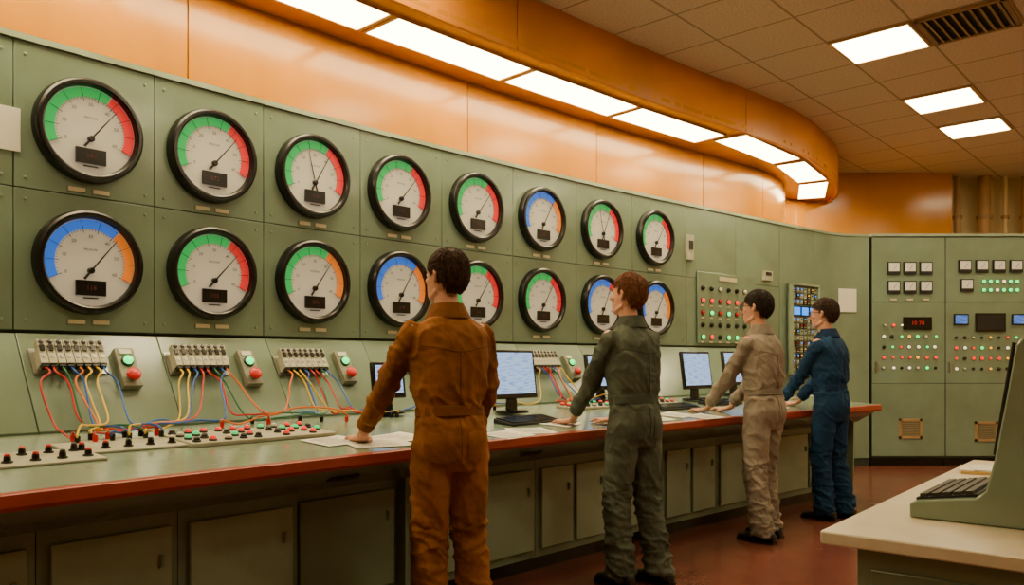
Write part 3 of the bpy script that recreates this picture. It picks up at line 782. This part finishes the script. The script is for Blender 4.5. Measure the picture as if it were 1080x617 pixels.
def monitor(px, py, w=.40, h=.32, tilt=-8, rot=0, base=.12):
    s, off = desk_at(px, py); M = FR(s, off, dz(off)+.012, 0) @ Matrix.Rotation(rad(rot), 4, 'Z')
    mb = MB(); mb.lathe([(.11, 0), (.11, .012), (.095, .018)], 28, axis='z'); mb.prism([(-.02, .01), (.03, .01), (.02, base+.08), (-.005, base+.08)], -.03, .03, 'x')
    m = put('computer_monitor', mb.mesh('monitor_stand', M_black), M, label='black flat computer monitor with pale blue screen on the desk', cat='monitor', group='monitors on the control desk')
    T = Matrix.Translation((0, -.01, base+h/2-.03)) @ Matrix.Rotation(rad(tilt), 4, 'X')
    hs = MB(); hs.box((0, 0, 0), (w, .03, h)); hs.box((0, .025, 0), (w*.6, .035, h*.6))
    q = put('housing', hs.mesh('housing', M_black), T, parent=m, bevel=.006)
    sc = MB(); sc.box((0, -.0165, .006), (w-.04, .003, h-.05)); put('screen', sc.mesh('screen', M_screen), I4, parent=q, label='lit pale blue screen')
monitor(540, 437); monitor(733, 423); monitor(774, 418, .38); monitor(634, 425, .38, .28); monitor(408, 438, .24, .22)

# ------------------------------------------------------------------ foreground counter + terminal
CT = .78; A = V((.905, 2.37, 0)); CR = Matrix.Translation(A) @ Matrix.Rotation(rad(50), 4, 'Z')
mb = MB(); mb.box((1.1, -.9, CT-.02), (2.2, 1.8, .04)); ct = put('counter', mb.mesh('counter', M_counter), CR, label='cream-topped counter with green body in the control room', cat='counter', bevel=.006)
mb = MB(); mb.box((1.1, -.93, (CT-.04+.1)/2), (2.1, 1.68, CT-.14)); put('body', mb.mesh('body', M_green2), I4, parent=ct, bevel=.004)
mb = MB(); mb.box((1.1, -.93, .05), (2.0, 1.6, .1)); put('plinth', mb.mesh('plinth', M_black), I4, parent=ct)
for q in range(2):
    mb = MB(); mb.box((.035, -.5-.8*q, .43), (.012, .74, .5)); put('door', mb.mesh('door', M_green), Matrix.Translation((.01, 0, 0)), parent=ct, bevel=.004)
TM = CR @ Matrix.Translation((.38, -.15, CT+.001))
prof = [(0, 0), (0, .045), (-.02, .055), (-.185, .080), (-.212, .105), (-.235, .20), (-.268, .40), (-.29, .545), (-.315, .575), (-.38, .59), (-.72, .55), (-.74, .52), (-.74, 0)]
mb = MB(); mb.prism(prof, 0, .5, 'x'); tm = put('desktop_terminal', mb.mesh('desktop_terminal', M_green2), TM, label='green desktop computer terminal with hooded screen on the cream counter', cat='computer terminal', bevel=.006)
kb = MB(); kb.prism([(-.012, .052), (-.012, .060), (-.185, .088), (-.185, .078)], .035, .465, 'x'); put('keyboard_tray', kb.mesh('keyboard_tray', M_blackm), I4, parent=tm)
ks = MB(); SL = Matrix.Rotation(-math.atan2(.028, .173), 4, 'X')
for j in range(5):
    for i in range(18):
        y = -.034-.032*j; z = .060+(-y-.012)/.173*.028
        ks.box((0, 0, .005), (.0185, .024, .011), Matrix.Translation((.052+.0232*i, y, z)) @ SL)
put('keys', ks.mesh('keys', M_key), I4, parent=tm, kind='stuff')
sc = MB(); sc.prism([(-.228, .215), (-.236, .21), (-.286, .55), (-.278, .555)], .02, .48, 'x')
put('bezel', sc.mesh('bezel', M_blackm), I4, parent=tm, label='dark screen bezel', bevel=.002)
sc = MB(); sc.prism([(-.228, .24), (-.232, .24), (-.278, .53), (-.274, .53)], .05, .45, 'x')
put('screen', sc.mesh('screen', M_black), I4, parent=tm, label='dark glass screen')
mb = MB(); mb.box((0, 0, .006), (.24, .33, .012)); put('folder', mb.mesh('folder', M_folder), CR @ Matrix.Translation((1.74, -.20, CT+.001)) @ Matrix.Rotation(rad(12), 4, 'Z'), label='closed manila folder lying on the cream counter', cat='folder')
for k in range(2):
    mb = MB(); mb.box((0, 0, .0015), (.21, .3, .003)); put('paper_sheet', mb.mesh('paper_sheet', M_paper), CR @ Matrix.Translation((1.72+.03*k, -.19-.03*k, CT+.0135+.0035*k)) @ Matrix.Rotation(rad(5+14*k), 4, 'Z'), label='paper sheet on the manila folder', cat='paper', group='papers on the counter')
mb = MB(); mb.box((0, 0, .004), (.26, .34, .008)); mb.box((-.127, 0, .035), (.006, .34, .06)); mb.box((.127, 0, .035), (.006, .34, .06)); mb.box((0, -.167, .035), (.26, .006, .06))
lt = put('letter_tray', mb.mesh('letter_tray', M_blackm), CR @ Matrix.Translation((2.0, -.34, CT+.001)), label='black letter tray on the cream counter', cat='letter tray', bevel=.002)
keyboard(CR @ Matrix.Translation((1.3, -.62, CT+.001)) @ Matrix.Rotation(rad(90), 4, 'Z'), 'dark computer keyboard on the cream counter')

# ------------------------------------------------------------------ people
def remesh(mb, vox, smooth, name):
    me = mb.mesh(name, M_skin); o = bpy.data.objects.new('tmp', me); COL.objects.link(o)
    r = o.modifiers.new('r', 'REMESH'); r.mode = 'VOXEL'; r.voxel_size = vox
    if smooth: sm = o.modifiers.new('s', 'SMOOTH'); sm.factor = .5; sm.iterations = smooth
    dg = bpy.context.evaluated_depsgraph_get(); out = bpy.data.meshes.new_from_object(o.evaluated_get(dg)); out.name = name
    bpy.data.objects.remove(o); bpy.data.meshes.remove(me)
    out.materials.clear(); out.polygons.foreach_set('use_smooth', [True]*len(out.polygons)); return out
def sring(c, a, b, n=24, p=2.3, R=None):
    out = []
    for k in range(n):
        t = 2*math.pi*k/n; x = math.copysign(abs(math.cos(t))**(2/p), math.cos(t))*a; y = math.copysign(abs(math.sin(t))**(2/p), math.sin(t))*b
        q = V((x, y, 0)); q = R @ q if R else q; out.append(V(c)+q)
    return out
def ik(S, W, l1, l2, pole):
    d = W-S; L = min(d.length, (l1+l2)*.995); u = d.normalized(); a = (l1*l1-l2*l2+L*L)/(2*L); h = math.sqrt(max(0, l1*l1-a*a))
    pp = (pole-u*pole.dot(u)).normalized(); return S+u*a+pp*h, S+u*L
def person(pos, phi, lean, ci, hands, yaw=0, pitch=0, glasses=False, stance=(.10, .10), label='', zd=.885, fy=(0., 0.), wx=1.0):
    la = rad(lean); rng = random.Random(ci+11)
    def Lp(p):
        p = V(p)
        if p.z <= .92: return p
        k = min(1, (p.z-.92)/.15); y, z = p.y, p.z-.92; a = la*k
        return V((p.x, y*math.cos(a)+z*math.sin(a), .92+z*math.cos(a)-y*math.sin(a)))
    sx = .168*wx
    shoulders = [Lp((-sx, -.005, 1.410)), Lp((sx, -.005, 1.410))]
    arms = []
    for k, sg in ((0, -1), (1, 1)):
        f, l = hands[k][:2]; zt = hands[k][2] if len(hands[k]) > 2 else zd+.05
        W = V((-l, f-.10, zt)) 
        E, W = ik(shoulders[k], W, .30, .265, V((sg*.25, -.6, -.4))); arms.append((shoulders[k], E, W, sg, f, l))
    legs = []
    for k, sg in ((0, -1), (1, 1)):
        legs.append((V((sg*.086, 0, .90)), V((sg*(.086+stance[k])/2, .025+fy[k]*.6, .49)), V((sg*stance[k], -.03+fy[k], .09))))
    B = MB()
    tors = [(.84,.125,.085,0),(.92,.132,.092,-.002),(1.0,.125,.088,0),(1.08,.112,.080,0),(1.2,.125,.086,0),(1.32,.138,.090,.0),(1.41,.13,.075,-.005),(1.46,.08,.055,-.01),(1.5,.056,.053,-.008)]
    B.loft([[Lp(q) for q in sring((0, y, z), a, b)] for z, a, b, y in tors])
    B.tube([Lp((0, -.012, 1.44)), Lp((0, .0, 1.52)), Lp((0, .01, 1.61))], [.060, .054, .054], 18)
    for S, E, W, sg, f, l in arms:
        B.tube([Lp((sg*.08, 0, 1.40)), S, S.lerp(E, .5), E, E.lerp(W, .4), W], [.040, .042, .038, .033, .035, .025], 14); B.ball(S, .042); B.ball(E, .033)
    for Hp, K, An in legs:
        B.tube([Hp, Hp.lerp(K, .5), K, K.lerp(An, .35), An, An+V((0, 0, -.03))], [.070, .064, .050, .048, .036, .036], 14)
        B.tube([An+V((0, -.03, -.05)), An+V((0, .08, -.055)), An+V((0, .15, -.062))], [.03, .03, .022], 10)
    HO = Lp((0, .012, 1.548)); HR = Matrix.Translation(HO) @ Matrix.Rotation(rad(yaw), 4, 'Z') @ Matrix.Rotation(rad(pitch), 4, 'X') 
    hs = [(-.006,.058,.02,.018),(.004,.052,.036,.034),(.02,.04,.05,.055),(.05,.02,.060,.079),(.08,.008,.067,.092),(.115,.0,.073,.097),(.15,-.004,.076,.100),(.185,-.006,.071,.092),(.21,-.006,.056,.072),(.226,-.006,.034,.044),(.233,-.006,.01,.012)]
    B.loft([[HR @ q for q in sring((0, y, z), a, b, p=2.1)] for z, y, a, b in hs])
    B.tube([HR @ V((0, .088, .128)), HR @ V((0, .104, .105)), HR @ V((0, .119, .086)), HR @ V((0, .098, .076))], [.009, .011, .013, .011], 10)
    B.ball(HR @ V((0, .093, .054)), (.022, .012, .006)); B.ball(HR @ V((0, .091, .043)), (.02, .012, .007)); B.ball(HR @ V((0, .077, .012)), (.02, .018, .016))
    B.tube([HR @ V((-.045, .078, .135)), HR @ V((0, .096, .134)), HR @ V((.045, .078, .135))], .009, 8)
    for sg in (-1, 1):
        B.tube([HR @ V((sg*.073, .006, .125)), HR @ V((sg*.085, -.006, .132)), HR @ V((sg*.089, -.016, .118)), HR @ V((sg*.084, -.012, .098)), HR @ V((sg*.073, .004, .085))], [.007, .008, .009, .009, .007], 8)
        B.ball(HR @ V((sg*.077, -.002, .108)), (.007, .014, .024)); B.ball(HR @ V((sg*.042, .066, .088)), (.02, .02, .018))
        B.tube([HR @ V((sg*.06, .0, .045)), HR @ V((sg*.045, .045, .02)), HR @ V((sg*.02, .07, .008))], .012, 8)
    for S, E, W, sg, f, l in arms:
        base = zd if W.z < zd+.1 else W.z-.05
        fd = V((0, 1, 0)); th = V((-sg, 0, 0)); up = V((0, 0, 1))
        def hp(x, y, z): return V((W.x, W.y, 0))+th*x+fd*y+up*(base+z)
        B.loft([[hp(a*math.cos(t), y, z+b*math.sin(t)) for t in [2*math.pi*k/14 for k in range(14)]] for y, z, a, b in ((-.02, W.z-base, .026, .024), (.015, .036, .031, .019), (.05, .028, .039, .017), (.085, .024, .042, .014), (.1, .022, .036, .010))])
        for x, ln, sp in ((.031, .070, .010), (.0105, .079, .003), (-.0105, .073, -.005), (-.031, .056, -.014)):
            B.tube([hp(x, .08, .024), hp(x+sp*.4, .10+ln*.28, .031), hp(x+sp*.8, .10+ln*.68, .020), hp(x+sp, .10+ln, .010)], [.0095, .0092, .0085, .0065], 10)
        B.tube([hp(.022, .018, .028), hp(.046, .045, .024), hp(.058, .072, .017), hp(.060, .096, .012)], [.015, .0125, .0105, .007], 10)
    body = remesh(B, .005, 2, 'body'); body.materials.append(M_skin)
    R = Matrix.Translation((pos[0], pos[1], 0)) @ Matrix.Rotation(rad(phi-90), 4, 'Z')
    root = put('person', body, R, label=label, cat='person')
    C = MB()
    tc = [(.79,.135,.100,-.002),(.86,.163,.120,-.006),(.93,.166,.122,-.008),(1.0,.156,.114,-.004),(1.05,.144,.106,0),(1.085,.148,.110,-.002),(1.12,.160,.120,-.008),(1.20,.170,.126,-.010),(1.30,.178,.128,-.012),(1.38,.174,.116,-.014),(1.42,.154,.098,-.016),(1.45,.124,.084,-.014),(1.48,.090,.072,-.012),(1.505,.074,.064,-.012)]
    C.loft([[Lp(q) for q in sring((0, y, z), a*wx, b, p=2.4)] for z, a, b, y in tc])
    for S, E, W, sg, f, l in arms:
        S2 = S+V((sg*.002, 0, -.016)); d = (W-E).normalized(); We = W-d*.02
        C.tube([Lp((sg*.09, -.012, 1.40)), S2, S2.lerp(E, .35), S2.lerp(E, .8), E, E.lerp(We, .3), E.lerp(We, .8), We], [.054, .056, .057, .052, .051, .051, .045, .039], 18); C.ball(S2, .055); C.ball(E, .050)
    for Hp, K, An in legs:
        C.tube([Hp+V((0, -.004, .02)), Hp.lerp(K, .3), Hp.lerp(K, .7), K, K.lerp(An, .3), K.lerp(An, .75), An+V((0, .0, -.005)), An+V((0, .0, -.04))], [.092, .095, .086, .080, .079, .078, .084, .082], 20)
        C.ball(K, .078)
    cov = remesh(C, .0085, 4, 'coveralls'); cov.materials.append(M_cl[ci])
    sd = V((ci*7.3, ci*3.1, ci*1.7))
    elb = [a[1] for a in arms]; pits = [a[0]+V((0, 0, -.07)) for a in arms]
    nv = [v.normal.copy() for v in cov.vertices]
    for v, n in zip(cov.vertices, nv):
        p = v.co; w = .42
        if p.z < .30: w = 1.1
        elif .38 < p.z < .60: w = .8
        elif 1.0 < p.z < 1.18 and abs(p.x) < .24: w = .85
        de = min((p-e).length for e in elb); dp = min((p-e).length for e in pits)
        if de < .2: w = max(w, 1.05-de*2)
        if dp < .16: w = max(w, .9-dp*2)
        isleg = p.z < .9
        wz = 16 if (isleg and p.z < .55) else 6
        q = V((p.x*9+p.z*4, p.y*9-p.z*2, p.z*wz))+sd
        wob = noise.noise(q*.6)*.8; q = q+V((wob, wob, 0))
        r1 = (1-abs(noise.noise(q)))**6
        r2 = (1-abs(noise.noise(q*2.0+V((5, 1, 2)))))**6
        v.co = p+n*w*(.017*r1+.008*r2-.007)
    cov.update()
    put('coveralls', cov, I4, parent=root, label='long-sleeved work coveralls')
    bvh = BVHTree.FromPolygons([v.co.copy() for v in cov.vertices], [tuple(p.vertices) for p in cov.polygons])
    def back(x, z, o=.003):
        r_ = bvh.ray_cast(V((x, -1, z)), V((0, 1, 0)))
        if r_[0] is None: return None
        return r_[0]+V((0, -o, 0))
    def seam(pts2):
        pts = [back(x, z, .001) for x, z in pts2]; pts = [p for p in pts if p is not None]
        if len(pts) > 3:
            m_ = MB(); m_.tube(pts, .0022, 6); put('seam', m_.mesh('seam', M_clt[ci]), I4, parent=root)
    seam([(-.16+.32*k/24, 1.33+.012*math.cos(k/24*math.pi*2)) for k in range(25)])
    seam([(0, .84+.18*k/12) for k in range(13)])
    seam([(0, 1.09+.24*k/14) for k in range(15)])
    for sg in (-1, 1):
        g = [[back(sg*(.030+.10*i/6), .845+.12*j/6-(.012*(1-abs(i-3)/3) if j == 0 else 0), .004) for j in range(7)] for i in range(7)]
        if all(p is not None for r_ in g for p in r_):
            pk = MB(); vs = [p for r_ in g for p in r_]; vs2 = [p+V((0, .012, 0)) for p in vs]; fs = []
            for i in range(6):
                for j in range(6): fs.append((i*7+j, (i+1)*7+j, (i+1)*7+j+1, i*7+j+1)); fs.append((49+i*7+j, 49+(i+1)*7+j, 49+(i+1)*7+j+1, 49+i*7+j+1))
            rim = [i*7 for i in range(7)]+[42+j for j in range(1, 7)]+[i*7+6 for i in range(5, -1, -1)]+[j for j in range(5, 0, -1)]
            for k in range(len(rim)): a_, b_ = rim[k], rim[(k+1) % len(rim)]; fs.append((a_, b_, 49+b_, 49+a_))
            pk.add(vs+vs2, fs); put('pocket', pk.mesh('pocket', M_cl[ci], 50), I4, parent=root)
    wb = MB(); wb.loft([[Lp(q) for q in sring((0, -.003, z), a*wx, b, n=40, p=2.4)] for z, a, b in ((1.030, .142, .104), (1.034, .152, .114), (1.072, .150, .113), (1.076, .140, .104))])
    put('waistband', wb.mesh('waistband', M_clt[ci]), I4, parent=root)
    co = MB(); rg = []
    for k in range(36):
        t = 2*math.pi*k/36; c, s_ = math.cos(t), math.sin(t)
        pr = [(.092, .082, 1.462), (.068, .066, 1.53 - (.02 if s_ > .3 else 0)), (.074, .073, 1.533-(.02 if s_ > .3 else 0)), (.110, .096, 1.464)]
        rg.append([Lp((a*c, b*s_-.008, z)) for a, b, z in pr])
    nn = 4; vs = [p for r in rg for p in r]; fs = [(k*nn+j, ((k+1) % 36)*nn+j, ((k+1) % 36)*nn+(j+1) % nn, k*nn+(j+1) % nn) for k in range(36) for j in range(nn)]
    co.add(vs, fs); put('collar', co.mesh('collar', M_clt[ci]), I4, parent=root)
    for S, E, W, sg, f, l in arms:
        d = (W-E).normalized(); cu = MB(); cu.tube([W-d*.065, W-d*.06, W-d*.02, W-d*.015], [.038, .044, .041, .035], 18); put('cuff', cu.mesh('cuff', M_clt[ci]), I4, parent=root)
    # hair: a thin cap with combed tufts lying along it
    HCN = V((0, -.010, .128)); RA = V((.081, .104, .109))
    flip = 1 if ci % 2 else -1
    def bare(q):
        line = .176 if q.x*flip < .02 else .166
        return (q.y > .02 and q.z < line-.5*max(0, .07-q.y)) or (q.y > -.020 and q.z < .130) or (q.y > -.045 and q.z < .098) or q.z < .042+.02*max(0, (q.y+.09)*8)
    hb = MB(); hb.ball((0, 0, 0), tuple(RA), nu=56, nv=40)
    out = []
    for p in hb.v:
        q = p+HCN
        if q.z > .19: q = q+V((0, 0, .003))
        if bare(q): q = V((0, -.005, .11))+(q-V((0, -.005, .11)))*.78
        out.append(HR @ q)
    hb.v = out
    wavy = .010 if ci == 1 else .005
    cnt = 0; spread = .18 if ci == 1 else .13
    while cnt < 2200:
        u = rng.uniform(-.75, 1); a_ = rng.uniform(0, 2*math.pi); r_ = math.sqrt(1-u*u)
        p = V((RA.x*r_*math.cos(a_), RA.y*r_*math.sin(a_), RA.z*u)); q = p+HCN
        if bare(q): continue
        cnt += 1
        def nrm(w_): return V((w_.x/RA.x**2, w_.y/RA.y**2, w_.z/RA.z**2)).normalized()
        n = nrm(p)
        flow = V((p.x-.02*flip, p.y+.03, 0)); flow = (flow.normalized() if flow.length > 1e-4 else V((0, 1, 0)))*max(0, u)*.9+V((0, 0, -1))*(1-max(0, u)*.6)
        if q.y > .0 and u > .3: flow = flow+V((.7*flip, .2, 0))
        t_ = (flow-n*flow.dot(n)).normalized(); t_ = (t_+V((rng.gauss(0, spread), rng.gauss(0, spread), rng.gauss(0, spread)))).normalized()
        L = rng.uniform(.020, .036) if q.z > .10 else rng.uniform(.012, .022); side = n.cross(t_).normalized()*rng.uniform(-wavy, wavy)
        lift = rng.uniform(.002, .007)+(.004 if u > .5 else 0)
        def onshell(w_, h_):
            e_ = w_-HCN; k_ = 1/math.sqrt((e_.x/RA.x)**2+(e_.y/RA.y)**2+(e_.z/RA.z)**2); e2 = e_*k_
            return HCN+e2+nrm(e2)*h_
        pts = [onshell(q, -.002), onshell(q+t_*L*.35+side*.5, lift), onshell(q+t_*L*.75+side, lift*.95), onshell(q+t_*L+side*.3, rng.uniform(.0, .006))]
        hb.tube([HR @ x for x in pts], [(.0026, .0026), (.0028, .0024), (.002, .0017), (.0004, .0004)], 4)
    put('hair', hb.mesh('hair', M_hair[ci], ang=80, recalc=False), I4, parent=root, label=['short dark brown hair', 'wavy auburn hair', 'short black hair', 'short dark hair'][ci])
    for sg in (-1, 1):
        ey = MB(); ey.ball((0, 0, 0), .0115); ey.ball((0, .0075, 0), .0062, mi=1); put('eye', ey.mesh('eye', [M_eye, M_ink]), HR @ Matrix.Translation((sg*.03, .0835, .116)), parent=root)
        eb = MB(); eb.tube([HR @ V((sg*.014, .103, .137)), HR @ V((sg*.034, .098, .141)), HR @ V((sg*.052, .083, .137))], [.003, .0035, .002], 6); put('eyebrow', eb.mesh('eyebrow', M_hair[ci]), I4, parent=root)
    if glasses:
        g = MB()
        for sg in (-1, 1):
            T = HR @ Matrix.Translation((sg*.033, .109, .114)); g.ring([(.020, -.002), (.0255, -.002), (.0255, .002), (.020, .002)], 20, T)
            g.tube([HR @ V((sg*.056, .106, .118)), HR @ V((sg*.078, .085, .12)), HR @ V((sg*.085, .0, .122))], .003, 6)
        g.tube([HR @ V((-.012, .110, .118)), HR @ V((.012, .110, .118))], .003, 6)
        put('glasses', g.mesh('glasses', M_ink), I4, parent=root, label='dark-framed glasses')
    for Hp, K, An in legs:
        sh = MB(); secs = [(-.095, .026, .075, .03), (-.07, .038, .095, .0), (-.02, .042, .11, 0), (.03, .044, .095, 0), (.08, .049, .07, 0), (.13, .047, .058, 0), (.17, .036, .05, 0), (.19, .018, .036, 0)]
        rings = []
        for y, a, h, _ in secs:
            rings.append([V((An.x+a*math.cos(t), An.y+y, .012+(h-.012)*(.5+.5*math.sin(t)))) for t in [2*math.pi*k/16 for k in range(16)]])
        sh.loft(rings)
        so = MB(); so.loft([[V((An.x+x, An.y+y, z)) for x, z in ((-a-.003, .0), (a+.003, .0), (a+.003, .018), (-a-.003, .018))] for y, a in ((-.1, .028), (-.07, .042), (0, .043), (.08, .051), (.14, .049), (.18, .036), (.198, .018))])
        s_ = put('shoe', sh.mesh('shoe', M_shoe, 60), I4, parent=root, label='black leather work shoe'); put('sole', so.mesh('sole', M_black), I4, parent=s_)
    return root
person((-.275, 3.60), 118, 4, 0, [(.45, .30), (.36, -.20)], yaw=22, pitch=4, label='person in rust-brown coveralls standing with hands on the control desk', stance=(.10, .12), wx=1.03)
person((.70, 4.62), 128, 4, 1, [(.48, .13), (.40, -.14)], yaw=12, pitch=5, label='person in grey-green coveralls leaning one hand on the control desk', stance=(.11, .12), fy=(.03, -.05), wx=1.02)
person((1.80, 5.76), 131, 4, 2, [(.47, .16), (.44, -.10)], yaw=10, pitch=2, glasses=True, label='person in light grey coveralls and glasses with hands on the desk', stance=(.10, .11), fy=(-.02, .05))
person((2.58, 6.52), 131, 4, 3, [(.47, .12), (.45, -.12)], yaw=10, pitch=0, glasses=True, label='person in dark blue coveralls and glasses resting hands on the desk', stance=(.10, .11), fy=(.03, -.03))

# ------------------------------------------------------------------ camera + world
cam = bpy.data.cameras.new('camera'); co = bpy.data.objects.new('camera', cam); COL.objects.link(co)
co.location = (0, 0, CAMZ); co.rotation_euler = (rad(90), 0, 0)
cam.sensor_width = 36; cam.lens = 36*F/1080; cam.shift_y = 71.5/1080; cam.clip_start = .05
scene.camera = co
w = bpy.data.worlds.new('world'); scene.world = w; w.use_nodes = True
w.node_tree.nodes['Background'].inputs['Color'].default_value = (1, .75, .5, 1); w.node_tree.nodes['Background'].inputs['Strength'].default_value = .05
